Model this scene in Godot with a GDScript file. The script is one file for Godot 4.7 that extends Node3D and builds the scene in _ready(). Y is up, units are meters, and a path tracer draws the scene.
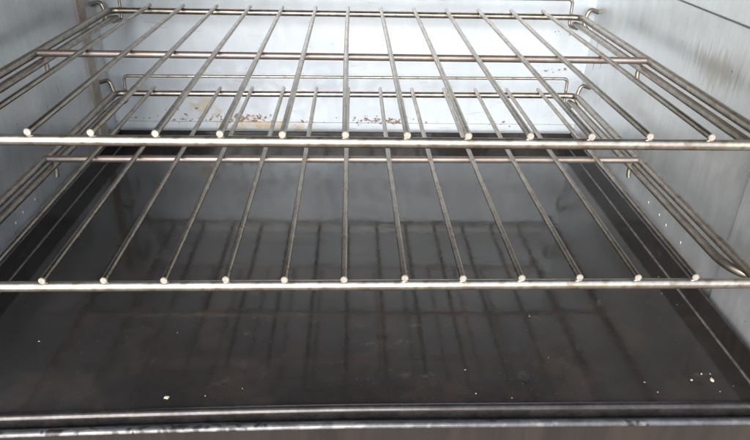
extends Node3D
# An open oven: two wire racks on their runners above a black base tray, seen from the front.

const SIDE := 0.28        # inner face of the side walls
const BACK := -0.408      # inner face of the back wall
const FRONT := 0.075      # front edge of the cavity
const FLOOR := -0.167     # top of the base tray
const CEIL := 0.235
const PITCH := 0.035      # rod to rod
const RACK_DEPTH := 0.371
const RAIL_X := 0.2525
const RUN_X := 0.2470

var taken := {}
var M := {}
var rng := RandomNumberGenerator.new()

# ---------------------------------------------------------------- small helpers
func numbered(called: String) -> String:
	if not taken.has(called):
		taken[called] = 0
		return called
	taken[called] += 1
	return "%s_%03d" % [called, taken[called]]

func thing(called: String, label: String, category: String, at := Vector3.ZERO, group := "") -> Node3D:
	var o := Node3D.new()
	o.name = numbered(called)
	add_child(o)
	o.position = at
	o.set_meta("label", label)
	o.set_meta("category", category)
	if group != "":
		o.set_meta("group", group)
	return o

func part(called: String, mesh: Mesh, mat: Material, parent: Node, at := Vector3.ZERO) -> MeshInstance3D:
	var o := MeshInstance3D.new()
	o.name = called
	o.mesh = mesh
	o.material_override = mat
	o.position = at
	o.cast_shadow = GeometryInstance3D.SHADOW_CASTING_SETTING_ON
	parent.add_child(o, true)
	return o

func noise(seed_: int, freq: float, oct := 4) -> FastNoiseLite:
	var n := FastNoiseLite.new()
	n.seed = seed_
	n.noise_type = FastNoiseLite.TYPE_SIMPLEX_SMOOTH
	n.frequency = freq
	n.fractal_octaves = oct
	return n

func tri_mesh(v: PackedVector3Array, n: PackedVector3Array, uv: PackedVector2Array, idx: PackedInt32Array) -> ArrayMesh:
	var a := []
	a.resize(Mesh.ARRAY_MAX)
	a[Mesh.ARRAY_VERTEX] = v
	a[Mesh.ARRAY_NORMAL] = n
	if uv.size() == v.size():
		a[Mesh.ARRAY_TEX_UV] = uv
	a[Mesh.ARRAY_INDEX] = idx
	var m := ArrayMesh.new()
	m.add_surface_from_arrays(Mesh.PRIMITIVE_TRIANGLES, a)
	return m

# round off the corners of a polyline
func fillet(pts: Array, r: float, steps := 6) -> PackedVector3Array:
	var out := PackedVector3Array()
	for i in pts.size():
		var p: Vector3 = pts[i]
		if i == 0 or i == pts.size() - 1:
			out.append(p)
			continue
		var a: Vector3 = pts[i - 1]
		var b: Vector3 = pts[i + 1]
		var q: float = min(r, min(p.distance_to(a), p.distance_to(b)) * 0.48)
		var s := p + (a - p).normalized() * q
		var e := p + (b - p).normalized() * q
		for k in steps + 1:
			var t := float(k) / steps
			out.append(s.lerp(p, t).lerp(p.lerp(e, t), t))
	return out

# a wire of radius r along a path; wob makes the surface a little uneven, cham bevels the cut ends
func wire(path: PackedVector3Array, r: float, seg := 16, cham := 0.0006, wob := 0.0) -> ArrayMesh:
	var pts := PackedVector3Array()
	for i in path.size():        # split long straight runs so that they can be a little uneven
		if i > 0 and wob > 0.0:
			var d := path[i].distance_to(path[i - 1])
			var n := int(d / 0.02)
			for k in range(1, n):
				pts.append(path[i - 1].lerp(path[i], float(k) / n))
		pts.append(path[i])
	var v := PackedVector3Array()
	var nn := PackedVector3Array()
	var uv := PackedVector2Array()
	var idx := PackedInt32Array()
	var up := Vector3.UP
	var d0 := (pts[1] - pts[0]).normalized()
	if absf(d0.dot(up)) > 0.95:
		up = Vector3.RIGHT
	var rings := []             # [centre, dir, radius, slope]
	var run := 0.0
	for i in pts.size():
		var dir: Vector3
		if i == 0: dir = (pts[1] - pts[0]).normalized()
		elif i == pts.size() - 1: dir = (pts[i] - pts[i - 1]).normalized()
		else: dir = ((pts[i] - pts[i - 1]).normalized() + (pts[i + 1] - pts[i]).normalized()).normalized()
		if i > 0: run += pts[i].distance_to(pts[i - 1])
		var rr := r * (1.0 + (rng.randf_range(-wob, wob)))
		if i == 0:
			rings.append([pts[0], dir, rr - cham, 0.7, run])
			rings.append([pts[0] + dir * cham, dir, rr, 0.0, run])
		elif i == pts.size() - 1:
			rings.append([pts[i] - dir * cham, dir, rr, 0.0, run])
			rings.append([pts[i], dir, rr - cham, -0.7, run])
		else:
			rings.append([pts[i], dir, rr, 0.0, run])
	var side := up.cross(d0).normalized()
	for k in rings.size():
		var R: Array = rings[k]
		var dir: Vector3 = R[1]
		side = (side - dir * side.dot(dir)).normalized()
		var upv := dir.cross(side).normalized()
		for j in seg + 1:
			var a := TAU * j / seg
			var o := side * cos(a) + upv * sin(a)
			v.append(R[0] + o * R[2])
			nn.append((o - dir * R[3]).normalized())
			uv.append(Vector2(R[4], float(j) / seg))
	for k in rings.size() - 1:
		for j in seg:
			var a := k * (seg + 1) + j
			var b := a + seg + 1
			idx.append_array([a, b, a + 1, a + 1, b, b + 1])
	for e in 2:
		var R: Array = rings[0] if e == 0 else rings[rings.size() - 1]
		var nrm: Vector3 = -R[1] if e == 0 else R[1]
		var base := v.size()
		v.append(R[0]); nn.append(nrm); uv.append(Vector2.ZERO)
		var ring0 := 0 if e == 0 else (rings.size() - 1) * (seg + 1)
		for j in seg + 1:
			v.append(v[ring0 + j]); nn.append(nrm); uv.append(Vector2.ZERO)
		for j in seg:
			if e == 0: idx.append_array([base, base + 1 + j, base + 2 + j])
			else: idx.append_array([base, base + 2 + j, base + 1 + j])
	return tri_mesh(v, nn, uv, idx)

# box with chamfered edges; uvs follow the plane given by axis (0: zy, 1: xz, 2: xy), mapped over rect
func cbox(lo: Vector3, hi: Vector3, c: float, axis := 2, rect := Rect2(0, 0, 1, 1)) -> ArrayMesh:
	var st := SurfaceTool.new()
	st.begin(Mesh.PRIMITIVE_TRIANGLES)
	st.set_smooth_group(-1)
	var mid := (lo + hi) * 0.5
	var h := (hi - lo) * 0.5
	c = min(c, min(h.x, min(h.y, h.z)) * 0.9)
	var polys := []
	for ax in 3:
		for s in [-1.0, 1.0]:
			var a1 := (ax + 1) % 3
			var a2 := (ax + 2) % 3
			var q := []
			for t in [[-1, -1], [1, -1], [1, 1], [-1, 1]]:
				var p := Vector3.ZERO
				p[ax] = s * h[ax]
				p[a1] = t[0] * (h[a1] - c)
				p[a2] = t[1] * (h[a2] - c)
				q.append(p)
			polys.append(q)
	for ax in 3:
		var a1 := (ax + 1) % 3
		var a2 := (ax + 2) % 3
		for s1 in [-1.0, 1.0]:
			for s2 in [-1.0, 1.0]:
				var q := []
				for t in [[-1, 0], [1, 0], [1, 1], [-1, 1]]:
					var p := Vector3.ZERO
					p[ax] = t[0] * (h[ax] - c)
					p[a1] = s1 * (h[a1] - (c if t[1] == 1 else 0.0))
					p[a2] = s2 * (h[a2] - (0.0 if t[1] == 1 else c))
					q.append(p)
				polys.append(q)
	for sx in [-1.0, 1.0]:
		for sy in [-1.0, 1.0]:
			for sz in [-1.0, 1.0]:
				polys.append([Vector3(sx * h.x, sy * (h.y - c), sz * (h.z - c)), Vector3(sx * (h.x - c), sy * h.y, sz * (h.z - c)), Vector3(sx * (h.x - c), sy * (h.y - c), sz * h.z)])
	for q in polys:
		var n: Vector3 = (q[1] - q[0]).cross(q[2] - q[0])
		var cen := Vector3.ZERO
		for p in q: cen += p
		if n.dot(cen) > 0: q.reverse()      # clockwise seen from outside
		n = -(q[1] - q[0]).cross(q[2] - q[0]).normalized()
		for t in range(1, q.size() - 1):
			for p in [q[0], q[t], q[t + 1]]:
				var w: Vector3 = p + mid
				var u2 := Vector2(w.x, w.y)
				if axis == 0: u2 = Vector2(w.z, w.y)
				elif axis == 1: u2 = Vector2(w.x, w.z)
				st.set_normal(n)
				st.set_uv(Vector2((u2.x - rect.position.x) / rect.size.x, 1.0 - (u2.y - rect.position.y) / rect.size.y))
				st.add_vertex(w)
	return st.commit()

# the front edge of the tray and the sill bulge forward towards the left
func bow(x: float) -> float:
	return 0.0075 * pow(clampf(0.05 - x / 0.29, 0.0, 1.0), 1.4)

# a profile (z, y) drawn along x from x0 to x1, thin sheet with smooth shading
func sweep_x(prof: PackedVector2Array, x0: float, x1: float, rect := Rect2(0, 0, 1, 1), cuts := 48) -> ArrayMesh:
	var v := PackedVector3Array()
	var nn := PackedVector3Array()
	var uv := PackedVector2Array()
	var idx := PackedInt32Array()
	var m := prof.size()
	for i in cuts + 1:
		var x := lerpf(x0, x1, float(i) / cuts)
		for k in m:
			var a := prof[maxi(k - 1, 0)]
			var b := prof[mini(k + 1, m - 1)]
			var d := (b - a).normalized()
			v.append(Vector3(x, prof[k].y, prof[k].x + (bow(x) if prof[k].x > 0.03 else 0.0)))
			nn.append(Vector3(0, d.x, -d.y))
			uv.append(Vector2((x - rect.position.x) / rect.size.x, (prof[k].x - rect.position.y) / rect.size.y))
	for i in cuts:
		for k in m - 1:
			var a := i * m + k
			idx.append_array([a, a + m, a + 1, a + 1, a + m, a + m + 1])
	return tri_mesh(v, nn, uv, idx)

# ---------------------------------------------------------------- materials
func tex(img: Image) -> ImageTexture:
	img.generate_mipmaps()
	return ImageTexture.create_from_image(img)

func noise_img(w: int, h: int, f: Callable) -> Image:
	var im := Image.create(w, h, false, Image.FORMAT_RGB8)
	for y in h:
		for x in w:
			im.set_pixel(x, y, f.call(x, y))
	return im

func metal(called: String, lo: Color, hi: Color, spot: Color, rough: float, seed_: int, scale: float, met := 1.0) -> StandardMaterial3D:
	var n1 := noise(seed_, 0.011, 5)
	var n2 := noise(seed_ + 7, 0.07, 3)
	var n3 := noise(seed_ + 13, 0.02, 4)
	var al := noise_img(256, 256, func(x, y):
		var c := lo.lerp(hi, clampf(0.5 + 0.7 * n1.get_noise_2d(x, y) + 0.45 * n2.get_noise_2d(x, y), 0, 1))
		return c.lerp(spot, clampf((n3.get_noise_2d(x, y) - 0.2) * 2.2 + 0.25 * n2.get_noise_2d(y, x), 0, 0.5)))
	var ro := noise_img(256, 256, func(x, y):
		var g: float = clampf(rough + 0.07 * n1.get_noise_2d(y, x) + 0.04 * n2.get_noise_2d(y, x), 0.05, 1)
		return Color(g, g, g))
	var m := StandardMaterial3D.new()
	m.resource_name = called
	m.albedo_texture = tex(al)
	m.roughness_texture = tex(ro)
	m.roughness = 1.0
	m.metallic = met
	m.uv1_triplanar = true
	m.uv1_scale = Vector3.ONE * scale
	M[called] = m
	return m

func build_materials() -> void:
	# nickel plated wire, dulled and browned by heat
	metal("rod_steel", Color(0.51, 0.475, 0.43), Color(0.64, 0.605, 0.555), Color(0.42, 0.345, 0.275), 0.24, 3, 14.0, 1.0)
	metal("rail_steel", Color(0.54, 0.51, 0.47), Color(0.68, 0.65, 0.605), Color(0.43, 0.355, 0.285), 0.36, 21, 16.0, 0.95)
	metal("tinted_steel", Color(0.46, 0.42, 0.40), Color(0.56, 0.52, 0.495), Color(0.55, 0.46, 0.39), 0.42, 41, 7.0, 0.75)
	metal("cut_steel", Color(0.52, 0.495, 0.455), Color(0.68, 0.655, 0.61), Color(0.40, 0.34, 0.28), 0.5, 61, 190.0, 0.4)
	metal("hook_steel", Color(0.58, 0.55, 0.50), Color(0.74, 0.70, 0.63), Color(0.5, 0.40, 0.30), 0.4, 71, 20.0)
	metal("tan_strip", Color(0.60, 0.57, 0.53), Color(0.72, 0.68, 0.62), Color(0.62, 0.50, 0.38), 0.5, 81, 12.0, 0.4)
	metal("dirty_ceiling", Color(0.30, 0.25, 0.21), Color(0.40, 0.34, 0.29), Color(0.26, 0.20, 0.16), 0.6, 91, 6.0, 0.2)
	metal("casing", Color(0.40, 0.40, 0.41), Color(0.5, 0.5, 0.5), Color(0.36, 0.33, 0.30), 0.5, 101, 4.0, 0.3)
	metal("bead_steel", Color(0.36, 0.34, 0.33), Color(0.52, 0.50, 0.48), Color(0.25, 0.22, 0.2), 0.4, 161, 30.0, 0.6)
	metal("lip_steel", Color(0.18, 0.17, 0.165), Color(0.28, 0.265, 0.255), Color(0.14, 0.125, 0.11), 0.24, 151, 12.0, 0.7)
	# crumbs and flakes
	metal("crumb_pale", Color(0.60, 0.56, 0.49), Color(0.76, 0.73, 0.67), Color(0.5, 0.41, 0.31), 0.9, 111, 90.0, 0.0)
	metal("crumb_tan", Color(0.42, 0.35, 0.27), Color(0.56, 0.48, 0.38), Color(0.3, 0.23, 0.16), 0.9, 121, 90.0, 0.0)
	M["back_wall"] = back_wall_material()
	M["side_right"] = side_material(201, true)
	M["side_left"] = side_material(301, false)
	M["tray"] = tray_material()
	M["sill"] = sill_material()

const BACK_RECT := Rect2(-0.29, -0.175, 0.58, 0.42)
# one small uneven fleck of dirt or rust
func fleck(im: Image, cx: float, cy: float, r: float, stretch: float, c: Color, g: RandomNumberGenerator, strength := 0.8) -> void:
	var rx := r * stretch
	var turn := g.randf_range(-0.9, 0.9)
	var n := int(ceil(maxf(r, rx))) + 1
	for j in range(-n, n + 1):
		for i in range(-n, n + 1):
			var x := int(cx) + i
			var y := int(cy) + j
			if x < 0 or y < 0 or x >= im.get_width() or y >= im.get_height():
				continue
			var u := i * cos(turn) + j * sin(turn)
			var v := j * cos(turn) - i * sin(turn)
			var d := Vector2(u / rx, v / r).length() + g.randf_range(-0.25, 0.25)
			if d < 1.15:
				im.set_pixel(x, y, im.get_pixel(x, y).lerp(c, strength * clampf(2.3 - 2.0 * d, 0.0, 1.0)))

func back_wall_material() -> StandardMaterial3D:
	var w := 1160
	var h := 840
	var big := noise(11, 0.004, 4)
	var mid := noise(12, 0.03, 4)
	var fine := noise(13, 0.19, 2)
	var rust := noise(14, 0.05, 4)
	var st := noise(15, 0.012, 4)
	var im := Image.create(w, h, false, Image.FORMAT_RGB8)
	var rim := Image.create(w, h, false, Image.FORMAT_RGB8)
	for y in h:
		var py := 0.245 - 0.42 * (y + 0.5) / h
		for x in w:
			var px := -0.29 + 0.58 * (x + 0.5) / w
			var c := Color(0.745, 0.772, 0.795)
			var k := 0.025 * big.get_noise_2d(x, y) + 0.02 * mid.get_noise_2d(x, y * 0.35) + 0.012 * fine.get_noise_2d(x, y)
			c = Color(c.r + k, c.g + k, c.b + k)
			# tan food stain low on the wall, with its own outline
			var t := Vector2((px + 0.105) / 0.052, (py + 0.1475) / 0.0062)
			var s := 1.05 - t.length() + 1.1 * mid.get_noise_2d(x, y) + 0.6 * fine.get_noise_2d(x, y)
			c = c.lerp(Color(0.72, 0.62, 0.48), clampf(s * 0.9, 0, 0.78))
			t = Vector2((px + 0.175) / 0.022, (py + 0.128) / 0.017)
			s = 0.8 - t.length() + 0.9 * mid.get_noise_2d(x + 300, y)
			c = c.lerp(Color(0.72, 0.65, 0.54), clampf(s * 1.5, 0, 0.6))
			im.set_pixel(x, y, c)
			var g := 0.42 + 0.1 * mid.get_noise_2d(y, x) + 0.08 * big.get_noise_2d(y, x)
			rim.set_pixel(x, y, Color(g, g, g))
	# rusty flakes along the seam, loose specks, scratches
	var r2 := RandomNumberGenerator.new()
	r2.seed = 5
	for b in [[-0.125, 0.015, -0.1385, 130], [-0.145, 0.006, -0.139, 26], [0.012, 0.010, -0.1405, 26], [0.045, 0.018, -0.140, 140], [-0.21, 0.02, -0.141, 26], [0.0, 0.16, -0.139, 60], [0.19, 0.03, -0.1405, 22], [-0.18, 0.02, -0.128, 14], [0.235, 0.018, -0.075, 26], [0.25, 0.01, -0.03, 12]]:
		for i in b[3]:
			var px: float = b[0] + r2.randfn(0.0, b[1])
			var py: float = b[2] + r2.randfn(0.0, 0.0022) + 0.0012 * sin(px * 400.0)
			fleck(im, (px + 0.29) / 0.58 * w, (0.245 - py) / 0.42 * h, pow(r2.randf(), 2.5) * 2.4 + 0.35, r2.randf_range(0.6, 2.2), Color(0.34, 0.23, 0.19).lerp(Color(0.52, 0.40, 0.33), r2.randf()), r2)
	for i in 420:
		fleck(im, r2.randf() * w, r2.randf() * h, r2.randf_range(0.3, 0.9), r2.randf_range(0.8, 2.0), Color(0.50, 0.47, 0.44), r2)
	for i in 60:
		var x0 := r2.randi_range(0, w - 80)
		var y0 := r2.randi_range(300, h - 20)
		var n := r2.randi_range(6, 42)
		var tone := r2.randf_range(0.5, 0.72)
		var sl := r2.randf_range(-0.12, 0.12)
		for j in n:
			var yy := clampi(y0 + int(j * sl), 0, h - 1)
			im.set_pixel(x0 + j, yy, im.get_pixel(x0 + j, yy).lerp(Color(tone, tone * 0.95, tone * 0.9), 0.6))
	var m := StandardMaterial3D.new()
	m.albedo_texture = tex(im)
	m.roughness_texture = tex(rim)
	m.roughness = 1.0
	m.metallic = 0.3
	return m

const SIDE_RECT := Rect2(-0.42, -0.175, 0.5, 0.42)
func side_material(seed_: int, right: bool) -> StandardMaterial3D:
	var w := 1000
	var h := 840
	var big := noise(seed_, 0.006, 4)
	var streak := noise(seed_ + 1, 0.05, 4)
	var fine := noise(seed_ + 2, 0.2, 2)
	var blotch := noise(seed_ + 3, 0.018, 5)
	var im := Image.create(w, h, false, Image.FORMAT_RGB8)
	var ro := Image.create(w, h, false, Image.FORMAT_RGB8)
	for y in h:
		var py := 0.245 - 0.42 * (y + 0.5) / h
		for x in w:
			var pz := -0.42 + 0.5 * (x + 0.5) / w
			var a := streak.get_noise_2d(x * 1.5, y * 0.12)
			var b := blotch.get_noise_2d(x, y * 0.7)
			var g := big.get_noise_2d(x, y)
			var f := fine.get_noise_2d(x, y)
			var k := 0.024 * a + 0.045 * b + 0.035 * g + 0.014 * f
			var c := Color(0.80 + k, 0.808 + k, 0.808 + k)
			if right:
				# brownish run marks part way up the panel
				var t := Vector2((pz + 0.135) / 0.06, (py - 0.005) / 0.022)
				var s := 0.75 - t.length() + 0.8 * streak.get_noise_2d(x * 2.2, y * 0.25) + 0.3 * b
				c = c.lerp(Color(0.60, 0.57, 0.51), clampf(s * 0.7, 0, 0.4))
			im.set_pixel(x, y, c)
			var r := clampf(0.35 + 0.05 * b + 0.06 * a + 0.02 * f + 0.06 * g, 0.1, 1)
			ro.set_pixel(x, y, Color(r, r, r))
	var g2 := RandomNumberGenerator.new()
	g2.seed = seed_ + 9
	for i in 420:
		var big_one := g2.randf() < 0.10
		var pale := g2.randf() < 0.4
		fleck(im, g2.randf() * w, h * (0.3 + 0.7 * g2.randf()), g2.randf_range(0.9, 1.6) if big_one else g2.randf_range(0.3, 0.8), g2.randf_range(0.7, 1.6), Color(0.88, 0.88, 0.87) if pale else Color(0.36, 0.35, 0.35), g2, 0.65)
	for i in 40:
		var x0 := g2.randi_range(10, w - 90)
		var y0 := g2.randi_range(250, h - 60)
		var n := g2.randi_range(10, 60)
		var dx := g2.randf_range(-1.0, 1.0)
		var dy := g2.randf_range(-0.8, 0.8)
		for j in n:
			var xx := clampi(x0 + int(j * dx), 0, w - 1)
			var yy := clampi(y0 + int(j * dy), 0, h - 1)
			im.set_pixel(xx, yy, im.get_pixel(xx, yy).lerp(Color(0.88, 0.88, 0.88), 0.35))
	var m := StandardMaterial3D.new()
	m.albedo_texture = tex(im)
	m.roughness_texture = tex(ro)
	m.roughness = 1.0
	m.metallic = 0.75
	return m

const TRAY_RECT := Rect2(-0.29, -0.41, 0.58, 0.48)
func tray_material() -> StandardMaterial3D:
	var w := 1160
	var h := 960
	var big := noise(401, 0.005, 4)
	var mid := noise(402, 0.03, 4)
	var fine := noise(403, 0.22, 2)
	var im := Image.create(w, h, false, Image.FORMAT_RGB8)
	var ro := Image.create(w, h, false, Image.FORMAT_RGB8)
	var bump := Image.create(w, h, false, Image.FORMAT_RGB8)
	var wave := noise(404, 0.02, 3)
	for y in h:
		for x in w:
			var k := 0.02 * big.get_noise_2d(x, y) + 0.012 * mid.get_noise_2d(x, y) + 0.01 * fine.get_noise_2d(x, y)
			var c := Color(0.140 + k, 0.130 + k, 0.124 + k)
			var s := big.get_noise_2d(x * 1.7 + 400, y * 1.7) + 0.4 * mid.get_noise_2d(x, y + 200)
			c = c.lerp(Color(0.24, 0.195, 0.165), clampf((s - 0.1) * 0.8, 0, 0.28))
			im.set_pixel(x, y, c)
			var r := clampf(0.10 + 0.025 * big.get_noise_2d(y, x) + 0.03 * mid.get_noise_2d(x + 50, y) + 0.04 * fine.get_noise_2d(x, y), 0.06, 0.6)
			ro.set_pixel(x, y, Color(r, r, r))
			var b := 0.5 + 0.28 * wave.get_noise_2d(x, y * 1.5) + 0.02 * fine.get_noise_2d(x, y)
			bump.set_pixel(x, y, Color(b, b, b))
	var g2 := RandomNumberGenerator.new()
	g2.seed = 409
	for i in 26:                # dust lies in loose patches
		var cx := g2.randf() * w
		var cy := h * (1.0 - absf(g2.randfn(0.0, 0.3)))
		for j in g2.randi_range(4, 26):
			fleck(im, cx + g2.randfn(0, 40), cy + g2.randfn(0, 22), g2.randf_range(0.3, 0.8), g2.randf_range(0.8, 2.5), Color(0.40, 0.37, 0.34), g2, g2.randf_range(0.2, 0.7))
	for i in 22:                # dull smears
		var cx := g2.randf() * w
		var cy := h * g2.randf_range(0.55, 0.93)
		for j in 14:
			fleck(im, cx + g2.randfn(0, 8), cy + g2.randfn(0, 3.5), g2.randf_range(1.0, 3.0), g2.randf_range(1.0, 3.0), Color(0.30, 0.27, 0.25), g2, 0.16)
	bump.bump_map_to_normal_map(1.2)
	var m := StandardMaterial3D.new()
	m.albedo_texture = tex(im)
	m.roughness_texture = tex(ro)
	m.roughness = 1.0
	m.metallic = 0.0
	m.metallic_specular = 0.5
	m.normal_enabled = true
	m.normal_texture = tex(bump)
	m.normal_scale = 0.16
	return m

const SILL_RECT := Rect2(-0.3, 0.03, 0.6, 0.08)
func sill_material() -> StandardMaterial3D:
	var w := 1200
	var h := 160
	var big := noise(501, 0.008, 4)
	var mid := noise(502, 0.04, 4)
	var fine := noise(503, 0.2, 2)
	var im := Image.create(w, h, false, Image.FORMAT_RGB8)
	var ro := Image.create(w, h, false, Image.FORMAT_RGB8)
	for y in h:
		for x in w:
			var k := 0.03 * big.get_noise_2d(x, y) + 0.05 * mid.get_noise_2d(x, y) + 0.02 * fine.get_noise_2d(x, y)
			var c := Color(0.31 + k, 0.305 + k, 0.305 + k)
			var s := mid.get_noise_2d(x * 1.2, y * 2.0 + 70) + 0.5 * big.get_noise_2d(x + 90, y)
			c = c.lerp(Color(0.22, 0.21, 0.20), clampf((s - 0.2) * 1.2, 0, 0.4))
			c = c.lerp(Color(0.45, 0.43, 0.41), clampf((-s - 0.3) * 3.0, 0, 0.5))
			im.set_pixel(x, y, c)
			var r := clampf(0.34 + 0.12 * mid.get_noise_2d(y, x) + 0.05 * fine.get_noise_2d(x, y), 0.1, 1)
			ro.set_pixel(x, y, Color(r, r, r))
	var g2 := RandomNumberGenerator.new()
	g2.seed = 512
	for b in [[0.13, 24], [0.22, 40], [0.30, 46], [0.36, 40], [0.40, 24], [0.62, 12], [0.8, 12]]:      # baked-on grime, thickest towards the left
		for i in b[1]:
			fleck(im, (b[0] + g2.randfn(0, 0.022)) * w, g2.randf_range(30, 62), pow(g2.randf(), 2.0) * 3.0 + 0.6, g2.randf_range(1.0, 3.5), Color(0.12, 0.11, 0.105), g2, 0.75)
	var m := StandardMaterial3D.new()
	m.albedo_texture = tex(im)
	m.roughness_texture = tex(ro)
	m.roughness = 1.0
	m.metallic = 0.6
	return m

# ---------------------------------------------------------------- the oven
func build_oven() -> void:
	var o := thing("oven", "open oven cavity of worn bare sheet metal around the two wire racks", "oven", Vector3(0, -0.25, 0))
	var up := Vector3(0, 0.25, 0)
	var T := 0.03
	# back: an upper sheet that laps over a lower strip at the seam
	part("back_panel", cbox(Vector3(-SIDE - T, -0.1432, BACK - T), Vector3(SIDE + T, CEIL + T, BACK), 0.0006, 2, BACK_RECT), M.back_wall, o, up)
	part("lower_back_panel", cbox(Vector3(-SIDE - T, -0.23, BACK - T), Vector3(SIDE + T, -0.1436, BACK - 0.0008), 0.0005, 2, BACK_RECT), M.back_wall, o, up)
	# sides
	for s in [-1.0, 1.0]:
		var mat: Material = M.side_right if s > 0 else M.side_left
		var f := func(x0: float, y0: float, z0: float, x1: float, y1: float, z1: float, c: float) -> ArrayMesh:
			return cbox(Vector3(minf(x0 * s, x1 * s), y0, z0), Vector3(maxf(x0 * s, x1 * s), y1, z1), c, 0, SIDE_RECT)
		var edge: float = -0.353
		# main panel, rear panel set back 2 mm, upper panel set proud over the main panel
		part("side_panel", f.call(SIDE, -0.23, edge, SIDE + T, 0.0395, -0.0545, 0.0006), mat, o, up)
		part("upper_side_panel", f.call(SIDE - 0.0042, 0.0412, edge, SIDE + T, CEIL + T, FRONT, 0.0009), mat, o, up)
		# rear panel is a thin sheet with slots punched through it, the casing stands behind
		var cuts := [BACK, -0.3838, -0.3824, -0.3627, -0.3613, edge - 0.0028]
		var holes := {1: [[-0.119, -0.109], [-0.067, -0.058], [-0.044, -0.032]], 3: [[-0.060, -0.050], [-0.032, -0.022]]}
		for i in 5:
			var y0 := -0.23
			for hole in holes.get(i, []) + [[CEIL, CEIL]]:
				part("rear_side_panel", f.call(SIDE + 0.002, y0, cuts[i], SIDE + 0.0032, hole[0], cuts[i + 1], 0.00001), mat, o, up)
				y0 = hole[1]
		part("casing_side", f.call(SIDE + 0.02, -0.23, BACK, SIDE + T, CEIL, edge - 0.001, 0.0005), M.casing, o, up)
		part("front_side_panel", f.call(SIDE - 0.0018, -0.23, -0.0535, SIDE + T, 0.0395, FRONT, 0.0008), mat, o, up)
		# flange strip
		if s < 0:
			part("flange_strip", f.call(SIDE - 0.0016, -0.16, -0.371, SIDE + 0.001, CEIL - 0.002, -0.349, 0.0006), M.tan_strip, o, up)
		# bent wire hooks that carry the runners
		for q in [[-0.012, -0.395], [-0.0945, -0.379]]:
			var y0: float = q[0]
			var z0: float = q[1]
			var k := 1.0 if y0 > -0.13 else 0.6
			var path := fillet([Vector3(s * (SIDE + 0.003), y0 + 0.006 * k, z0 - 0.004), Vector3(s * (SIDE - 0.010 * k), y0 + 0.011 * k, z0), Vector3(s * (SIDE - 0.0145 * k), y0 - 0.006 * k, z0 + 0.002), Vector3(s * (SIDE - 0.010 * k), y0 - 0.011 * k, z0 + 0.003)], 0.006)
			part("hook", wire(path, 0.0023, 12), M.hook_steel, o, up)
		# small flattened bumps low on the side panel, in its own material
		for q in [[-0.136, -0.182], [-0.1362, -0.158], [-0.1385, -0.143], [-0.139, -0.114]]:
			var rv := SphereMesh.new()
			rv.radius = 0.0022
			rv.height = 0.0044
			rv.radial_segments = 14
			rv.rings = 7
			var r := part("wall_bump", rv, mat, o, up + Vector3(s * SIDE, q[0], q[1]))
			r.scale = Vector3(0.22, 0.9, 0.6)
	# ceiling, bottom and front sill
	part("ceiling_panel", cbox(Vector3(-SIDE - T, CEIL, BACK), Vector3(SIDE + T, CEIL + T - 0.002, FRONT), 0.001), M.dirty_ceiling, o, up)
	part("bottom_panel", cbox(Vector3(-SIDE, -0.23, BACK), Vector3(SIDE, -0.1745, 0.0485), 0.001), M.casing, o, up)
	var pr := PackedVector2Array()
	for q in [[0.0470, -0.200], [0.0470, -0.1745], [0.0473, -0.1735], [0.0480, -0.1731], [0.0497, -0.1730], [0.0504, -0.1722], [0.0508, -0.1710], [0.0514, -0.1698], [0.0524, -0.1690], [0.0538, -0.1687], [0.0552, -0.1690], [0.0561, -0.1700], [0.0564, -0.1713]]:
		pr.append(Vector2(q[0], q[1]))
	part("front_sill", sweep_x(pr, -SIDE - T, SIDE + T, SILL_RECT), M.sill, o, up)
	var fp := PackedVector2Array()
	for q in [[0.0560, -0.1708], [0.0560, -0.1730], [0.0561, -0.1800], [0.0562, -0.25]]:
		fp.append(Vector2(q[0], q[1]))
	part("front_face", sweep_x(fp, -SIDE - T, SIDE + T, SILL_RECT), M.tray, o, up)

func build_tray() -> void:
	var o := thing("base_tray", "glossy black enamelled base tray with upturned rim on the oven floor", "tray", Vector3(0, FLOOR - 0.007, 0))
	var up := Vector3(0, 0.007 - FLOOR, 0)
	var X := 0.2725
	var zb := -0.396
	var zf := 0.0415
	# floor sheet with a rolled front edge
	var pr := PackedVector2Array()
	for q in [[zb, FLOOR], [-0.2, FLOOR], [0.0398, FLOOR]]:
		pr.append(Vector2(q[0], q[1]))
	part("tray_floor", sweep_x(pr, -X, X, TRAY_RECT), M.tray, o, up)
	var lp := PackedVector2Array()
	for q in [[0.0398, FLOOR - 0.0002], [0.0403, FLOOR + 0.0005], [0.0414, FLOOR + 0.0015], [0.0430, FLOOR + 0.0022], [0.0446, FLOOR + 0.0021], [0.0458, FLOOR + 0.0012], [0.0465, FLOOR - 0.0003], [0.0467, FLOOR - 0.0022], [0.0467, FLOOR - 0.0069]]:
		lp.append(Vector2(q[0], q[1]))
	part("front_lip", sweep_x(lp, -X, X, SILL_RECT), M.lip_steel, o, up)
	for s in [-1.0, 1.0]:
		part("side_rim", cbox(Vector3(minf(s * X, s * (X + 0.002)), FLOOR - 0.006, zb), Vector3(maxf(s * X, s * (X + 0.002)), FLOOR + 0.0185, 0.0462), 0.0007, 0, Rect2(-0.41, -0.29, 0.48, 0.58)), M.tray, o, up)
		part("edge_bead", wire(PackedVector3Array([Vector3(s * (X - 0.0003), FLOOR + 0.0004, zb), Vector3(s * (X - 0.0003), FLOOR + 0.0004, 0.040)]), 0.0010, 10, 0.0003, 0.12), M.bead_steel, o, up)
	part("rear_rim", cbox(Vector3(-X - 0.002, FLOOR - 0.006, zb - 0.0022), Vector3(X + 0.002, FLOOR + 0.0163, zb - 0.0002), 0.0007, 2, Rect2(-0.29, -0.41, 0.58, 0.48)), M.tray, o, up)

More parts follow.
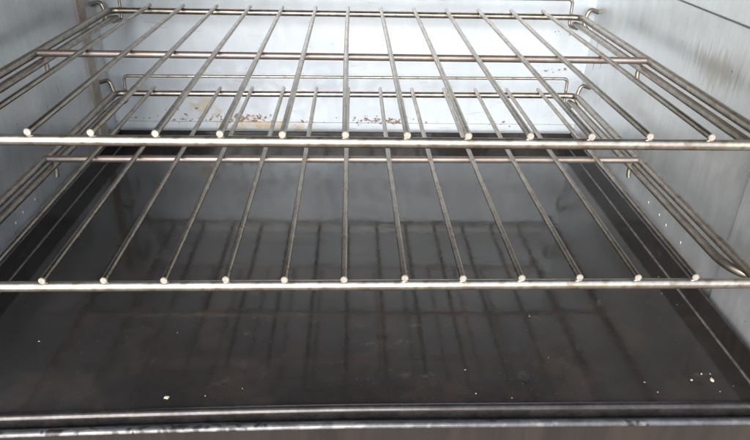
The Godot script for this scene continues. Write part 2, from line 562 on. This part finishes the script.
# ---------------------------------------------------------------- racks and runners
func build_rack(label: String, at: Vector3, tilt := 0.0) -> void:
	var o := thing("oven_rack", label, "oven rack", at, "wire racks in the oven")
	o.rotation.z = tilt
	var ry := -0.0053        # centre of the frame wire, the rods lie on it
	var fr := 0.0032
	# two side rails and a rear rail with rounded corners
	var zr := -RACK_DEPTH + 0.004
	for s in [-1.0, 1.0]:
		part("side_rail", wire(PackedVector3Array([Vector3(s * RAIL_X, ry, -0.002), Vector3(s * RAIL_X, ry, zr + 0.022)]), fr, 18, 0.0003, 0.005), M.rail_steel, o)
	var u := fillet([Vector3(-RAIL_X, ry, zr + 0.022), Vector3(-RAIL_X, ry, zr), Vector3(RAIL_X, ry, zr), Vector3(RAIL_X, ry, zr + 0.022)], 0.020, 8)
	part("rear_rail", wire(u, fr, 18, 0.0003, 0.004), M.rail_steel, o)
	var fpath := fillet([Vector3(-RAIL_X - 0.0062, ry, -0.016), Vector3(-RAIL_X - 0.006, ry, 0.0), Vector3(RAIL_X + 0.006, ry, 0.0), Vector3(RAIL_X + 0.0062, ry, -0.016)], 0.009, 6)
	part("front_rail", wire(fpath, fr, 18, 0.0005, 0.006), M.rail_steel, o)
	part("cross_bar", wire(PackedVector3Array([Vector3(-RAIL_X + 0.001, ry + 0.0003, -0.187), Vector3(RAIL_X - 0.001, ry + 0.0003, -0.187)]), 0.0029, 16, 0.0005, 0.006), M.tinted_steel, o)
	for i in 13:
		var x := (i - 6) * PITCH + rng.randf_range(-0.0005, 0.0005)
		var x2 := (i - 6) * PITCH + rng.randf_range(-0.0006, 0.0006)
		var dy := rng.randf_range(-0.0002, 0.0002)
		var zf := 0.0016 + rng.randf_range(-0.0006, 0.0008)
		var sag := rng.randf_range(-0.0009, 0.0005)
		var path := PackedVector3Array()
		for k in 9:
			var t := k / 8.0
			path.append(Vector3(lerpf(x, x2, t) + sag * sin(t * PI), dy + sag * sin(t * PI), lerpf(zf, -RACK_DEPTH - 0.0005, t)))
		var r := part("rod", wire(path, 0.00195, 18, 0.0004, 0.004), M.rod_steel, o)
		# pale, slightly domed cut end
		var zc := zf + 0.0005
		var cut := wire(PackedVector3Array([Vector3(x, dy, zc), Vector3(x, dy, zc - 0.0011)]), 0.00218, 14, 0.00035)
		part("cut_end", cut, M.cut_steel, r)
		# weld bead where the rod meets the front rail
		var wb := SphereMesh.new()
		wb.radius = 0.0017
		wb.height = 0.0034
		wb.radial_segments = 10
		wb.rings = 5
		var b := part("weld", wb, M.rod_steel, r, Vector3(x, -0.0022, 0.0006))
		b.scale = Vector3(1.5, 0.5, 0.8)

func build_runner(label: String, at: Vector3, bend: float, tilt := 0.0) -> void:
	var o := thing("rack_runner", label, "rack support", at, "wire runners under the racks")
	o.rotation.z = tilt
	# origin at the axis of the runner bars
	for s in [-1.0, 1.0]:
		var path := fillet([Vector3(s * (SIDE - 0.0025), -0.001, bend + 0.012), Vector3(s * (RAIL_X + 0.001), -0.0005, bend + 0.008), Vector3(s * RUN_X, 0, bend - 0.008), Vector3(s * RUN_X, 0, -0.352), Vector3(s * (RUN_X - 0.001), -0.001, -0.3675)], 0.010, 6)
		part("runner_bar", wire(path, 0.0030, 16, 0.0005, 0.005), M.rail_steel, o)
		var st := fillet([Vector3(s * RUN_X, -0.001, -0.190), Vector3(s * (RUN_X - 0.0005), -0.0065, -0.190), Vector3(s * (RUN_X + 0.0005), -0.0115, -0.1895)], 0.004)
		part("stop_pin", wire(st, 0.0019, 12), M.hook_steel, o)
	var zb := -0.372
	var stop := fillet([Vector3(-RUN_X - 0.001, -0.0045, zb + 0.012), Vector3(-0.242, -0.0045, zb), Vector3(-0.242, 0.0238, zb), Vector3(0.242, 0.0238, zb), Vector3(0.242, -0.0045, zb), Vector3(RUN_X + 0.001, -0.0045, zb + 0.012)], 0.005)
	part("back_stop", wire(stop, 0.0016, 12, 0.0004, 0.01), M.rail_steel, o)

func crumb_mesh(r: float, flat: float, seed_: int) -> ArrayMesh:
	var g := RandomNumberGenerator.new()
	g.seed = seed_
	var n := noise(seed_, 1.1, 2)
	var sp := SphereMesh.new()
	sp.radius = 1.0
	sp.height = 2.0
	sp.radial_segments = 9
	sp.rings = 5
	var st := SurfaceTool.new()
	var arr := sp.get_mesh_arrays()
	var vs: PackedVector3Array = arr[Mesh.ARRAY_VERTEX]
	var sx := g.randf_range(0.8, 1.8)
	for i in vs.size():
		var p := vs[i]
		p *= 1.0 + 0.55 * n.get_noise_3dv(p)
		vs[i] = Vector3(p.x * sx, p.y * flat, p.z) * r
	arr[Mesh.ARRAY_VERTEX] = vs
	var m := ArrayMesh.new()
	m.add_surface_from_arrays(Mesh.PRIMITIVE_TRIANGLES, arr)
	st.create_from(m, 0)
	st.generate_normals()
	return st.commit()

func build_crumbs() -> void:
	var g := RandomNumberGenerator.new()
	g.seed = 77
	# [x, z, radius, pale, label]
	var list := [[0.2475, 0.0205, 0.0013, true, "larger pale flake lying by the right rim of the tray"], [0.2335, 0.0205, 0.0009, true, "smaller pale flake lying beside the larger one near the right rim"], [-0.1135, 0.0335, 0.0014, true, "long pale flake lying close to the rolled front edge of the tray"]]
	for a in list:
		var o := part(numbered("food_flake"), crumb_mesh(a[2], 0.35, int(a[0] * 9000) + 900), M.crumb_pale, self, Vector3(a[0], FLOOR + a[2] * 0.3, a[1]))
		o.rotation.y = g.randf() * TAU
		o.set_meta("label", a[4])
		o.set_meta("category", "flake")
		o.set_meta("group", "flakes on the base tray")
	var meshes := []
	for i in 5: meshes.append(crumb_mesh(0.00075, 0.5, 40 + i))
	for i in 20:
		var x := g.randf_range(-0.26, 0.262)
		var z := 0.036 - absf(g.randfn(0.0, 0.055))
		if i > 13:
			x = g.randf_range(0.2, 0.262); z = 0.037 - absf(g.randfn(0, 0.012))
		elif i > 8:
			x = g.randf_range(0.255, 0.2705); z = g.randf_range(-0.12, 0.02)
		var sc := g.randf_range(0.3, 0.8)
		var o := part(numbered("crumb"), meshes[i % 5], M.crumb_tan if i % 4 else M.crumb_pale, self, Vector3(x, FLOOR + 0.00025 * sc, z))
		o.scale = Vector3.ONE * sc
		o.rotation.y = g.randf() * TAU
		o.set_meta("label", "tiny burnt crumb lying loose on the black base tray")
		o.set_meta("category", "crumb")
		o.set_meta("group", "crumbs scattered on the base tray")

# ---------------------------------------------------------------- scene
func _ready() -> void:
	rng.seed = 1234
	var cam := Camera3D.new()
	cam.name = "camera"
	add_child(cam)
	cam.position = Vector3(0.0034, 0.1311, 0.3405)
	cam.rotation = Vector3(-0.5012, -0.0428, 0.0238)
	cam.fov = 37.94
	cam.near = 0.01
	cam.far = 50.0
	cam.current = true
	var env := Environment.new()
	env.background_mode = Environment.BG_SKY
	var sky := Sky.new()
	var sm := ProceduralSkyMaterial.new()
	sm.sky_top_color = Color(0.58, 0.68, 0.82)
	sm.sky_horizon_color = Color(0.85, 0.885, 0.925)
	sm.sky_curve = 0.15
	sm.ground_horizon_color = Color(0.50, 0.47, 0.43)
	sm.ground_bottom_color = Color(0.34, 0.31, 0.28)
	sky.sky_material = sm
	env.sky = sky
	env.background_energy_multiplier = 0.75
	env.tonemap_mode = Environment.TONE_MAPPER_LINEAR
	env.tonemap_exposure = 7.4
	env.sdfgi_enabled = true
	env.ssao_enabled = true
	env.ssil_enabled = true
	var we := WorldEnvironment.new()
	we.name = "world_environment"
	we.environment = env
	add_child(we)
	# hazy low sun from the front left
	var sun := DirectionalLight3D.new()
	sun.name = "sun"
	add_child(sun)
	var az := deg_to_rad(20.0)
	var el := deg_to_rad(20.0)
	sun.look_at_from_position(Vector3(-sin(az) * cos(el), sin(el), cos(az) * cos(el)), Vector3.ZERO)
	sun.light_energy = 0.40
	sun.light_angular_distance = 52.0
	sun.light_color = Color(1.0, 0.995, 0.99)
	sun.shadow_enabled = true

	build_materials()
	build_oven()
	build_tray()
	var ry := -0.0053 - 0.0032 - 0.0030
	build_runner("wire runner frame hooked to the walls carrying the higher rack", Vector3(0, ry, 0.0), -0.008)
	build_runner("wire runner frame hooked to the walls carrying the lower rack", Vector3(0, ry - 0.0807, 0.0252), -0.028, 0.005)
	build_rack("wire oven rack on the higher runners near the ridge in the walls", Vector3(0, 0, 0))
	build_rack("wire oven rack on the lower runners close above the black tray", Vector3(0, -0.0807, 0.0252), 0.005)
	build_crumbs()
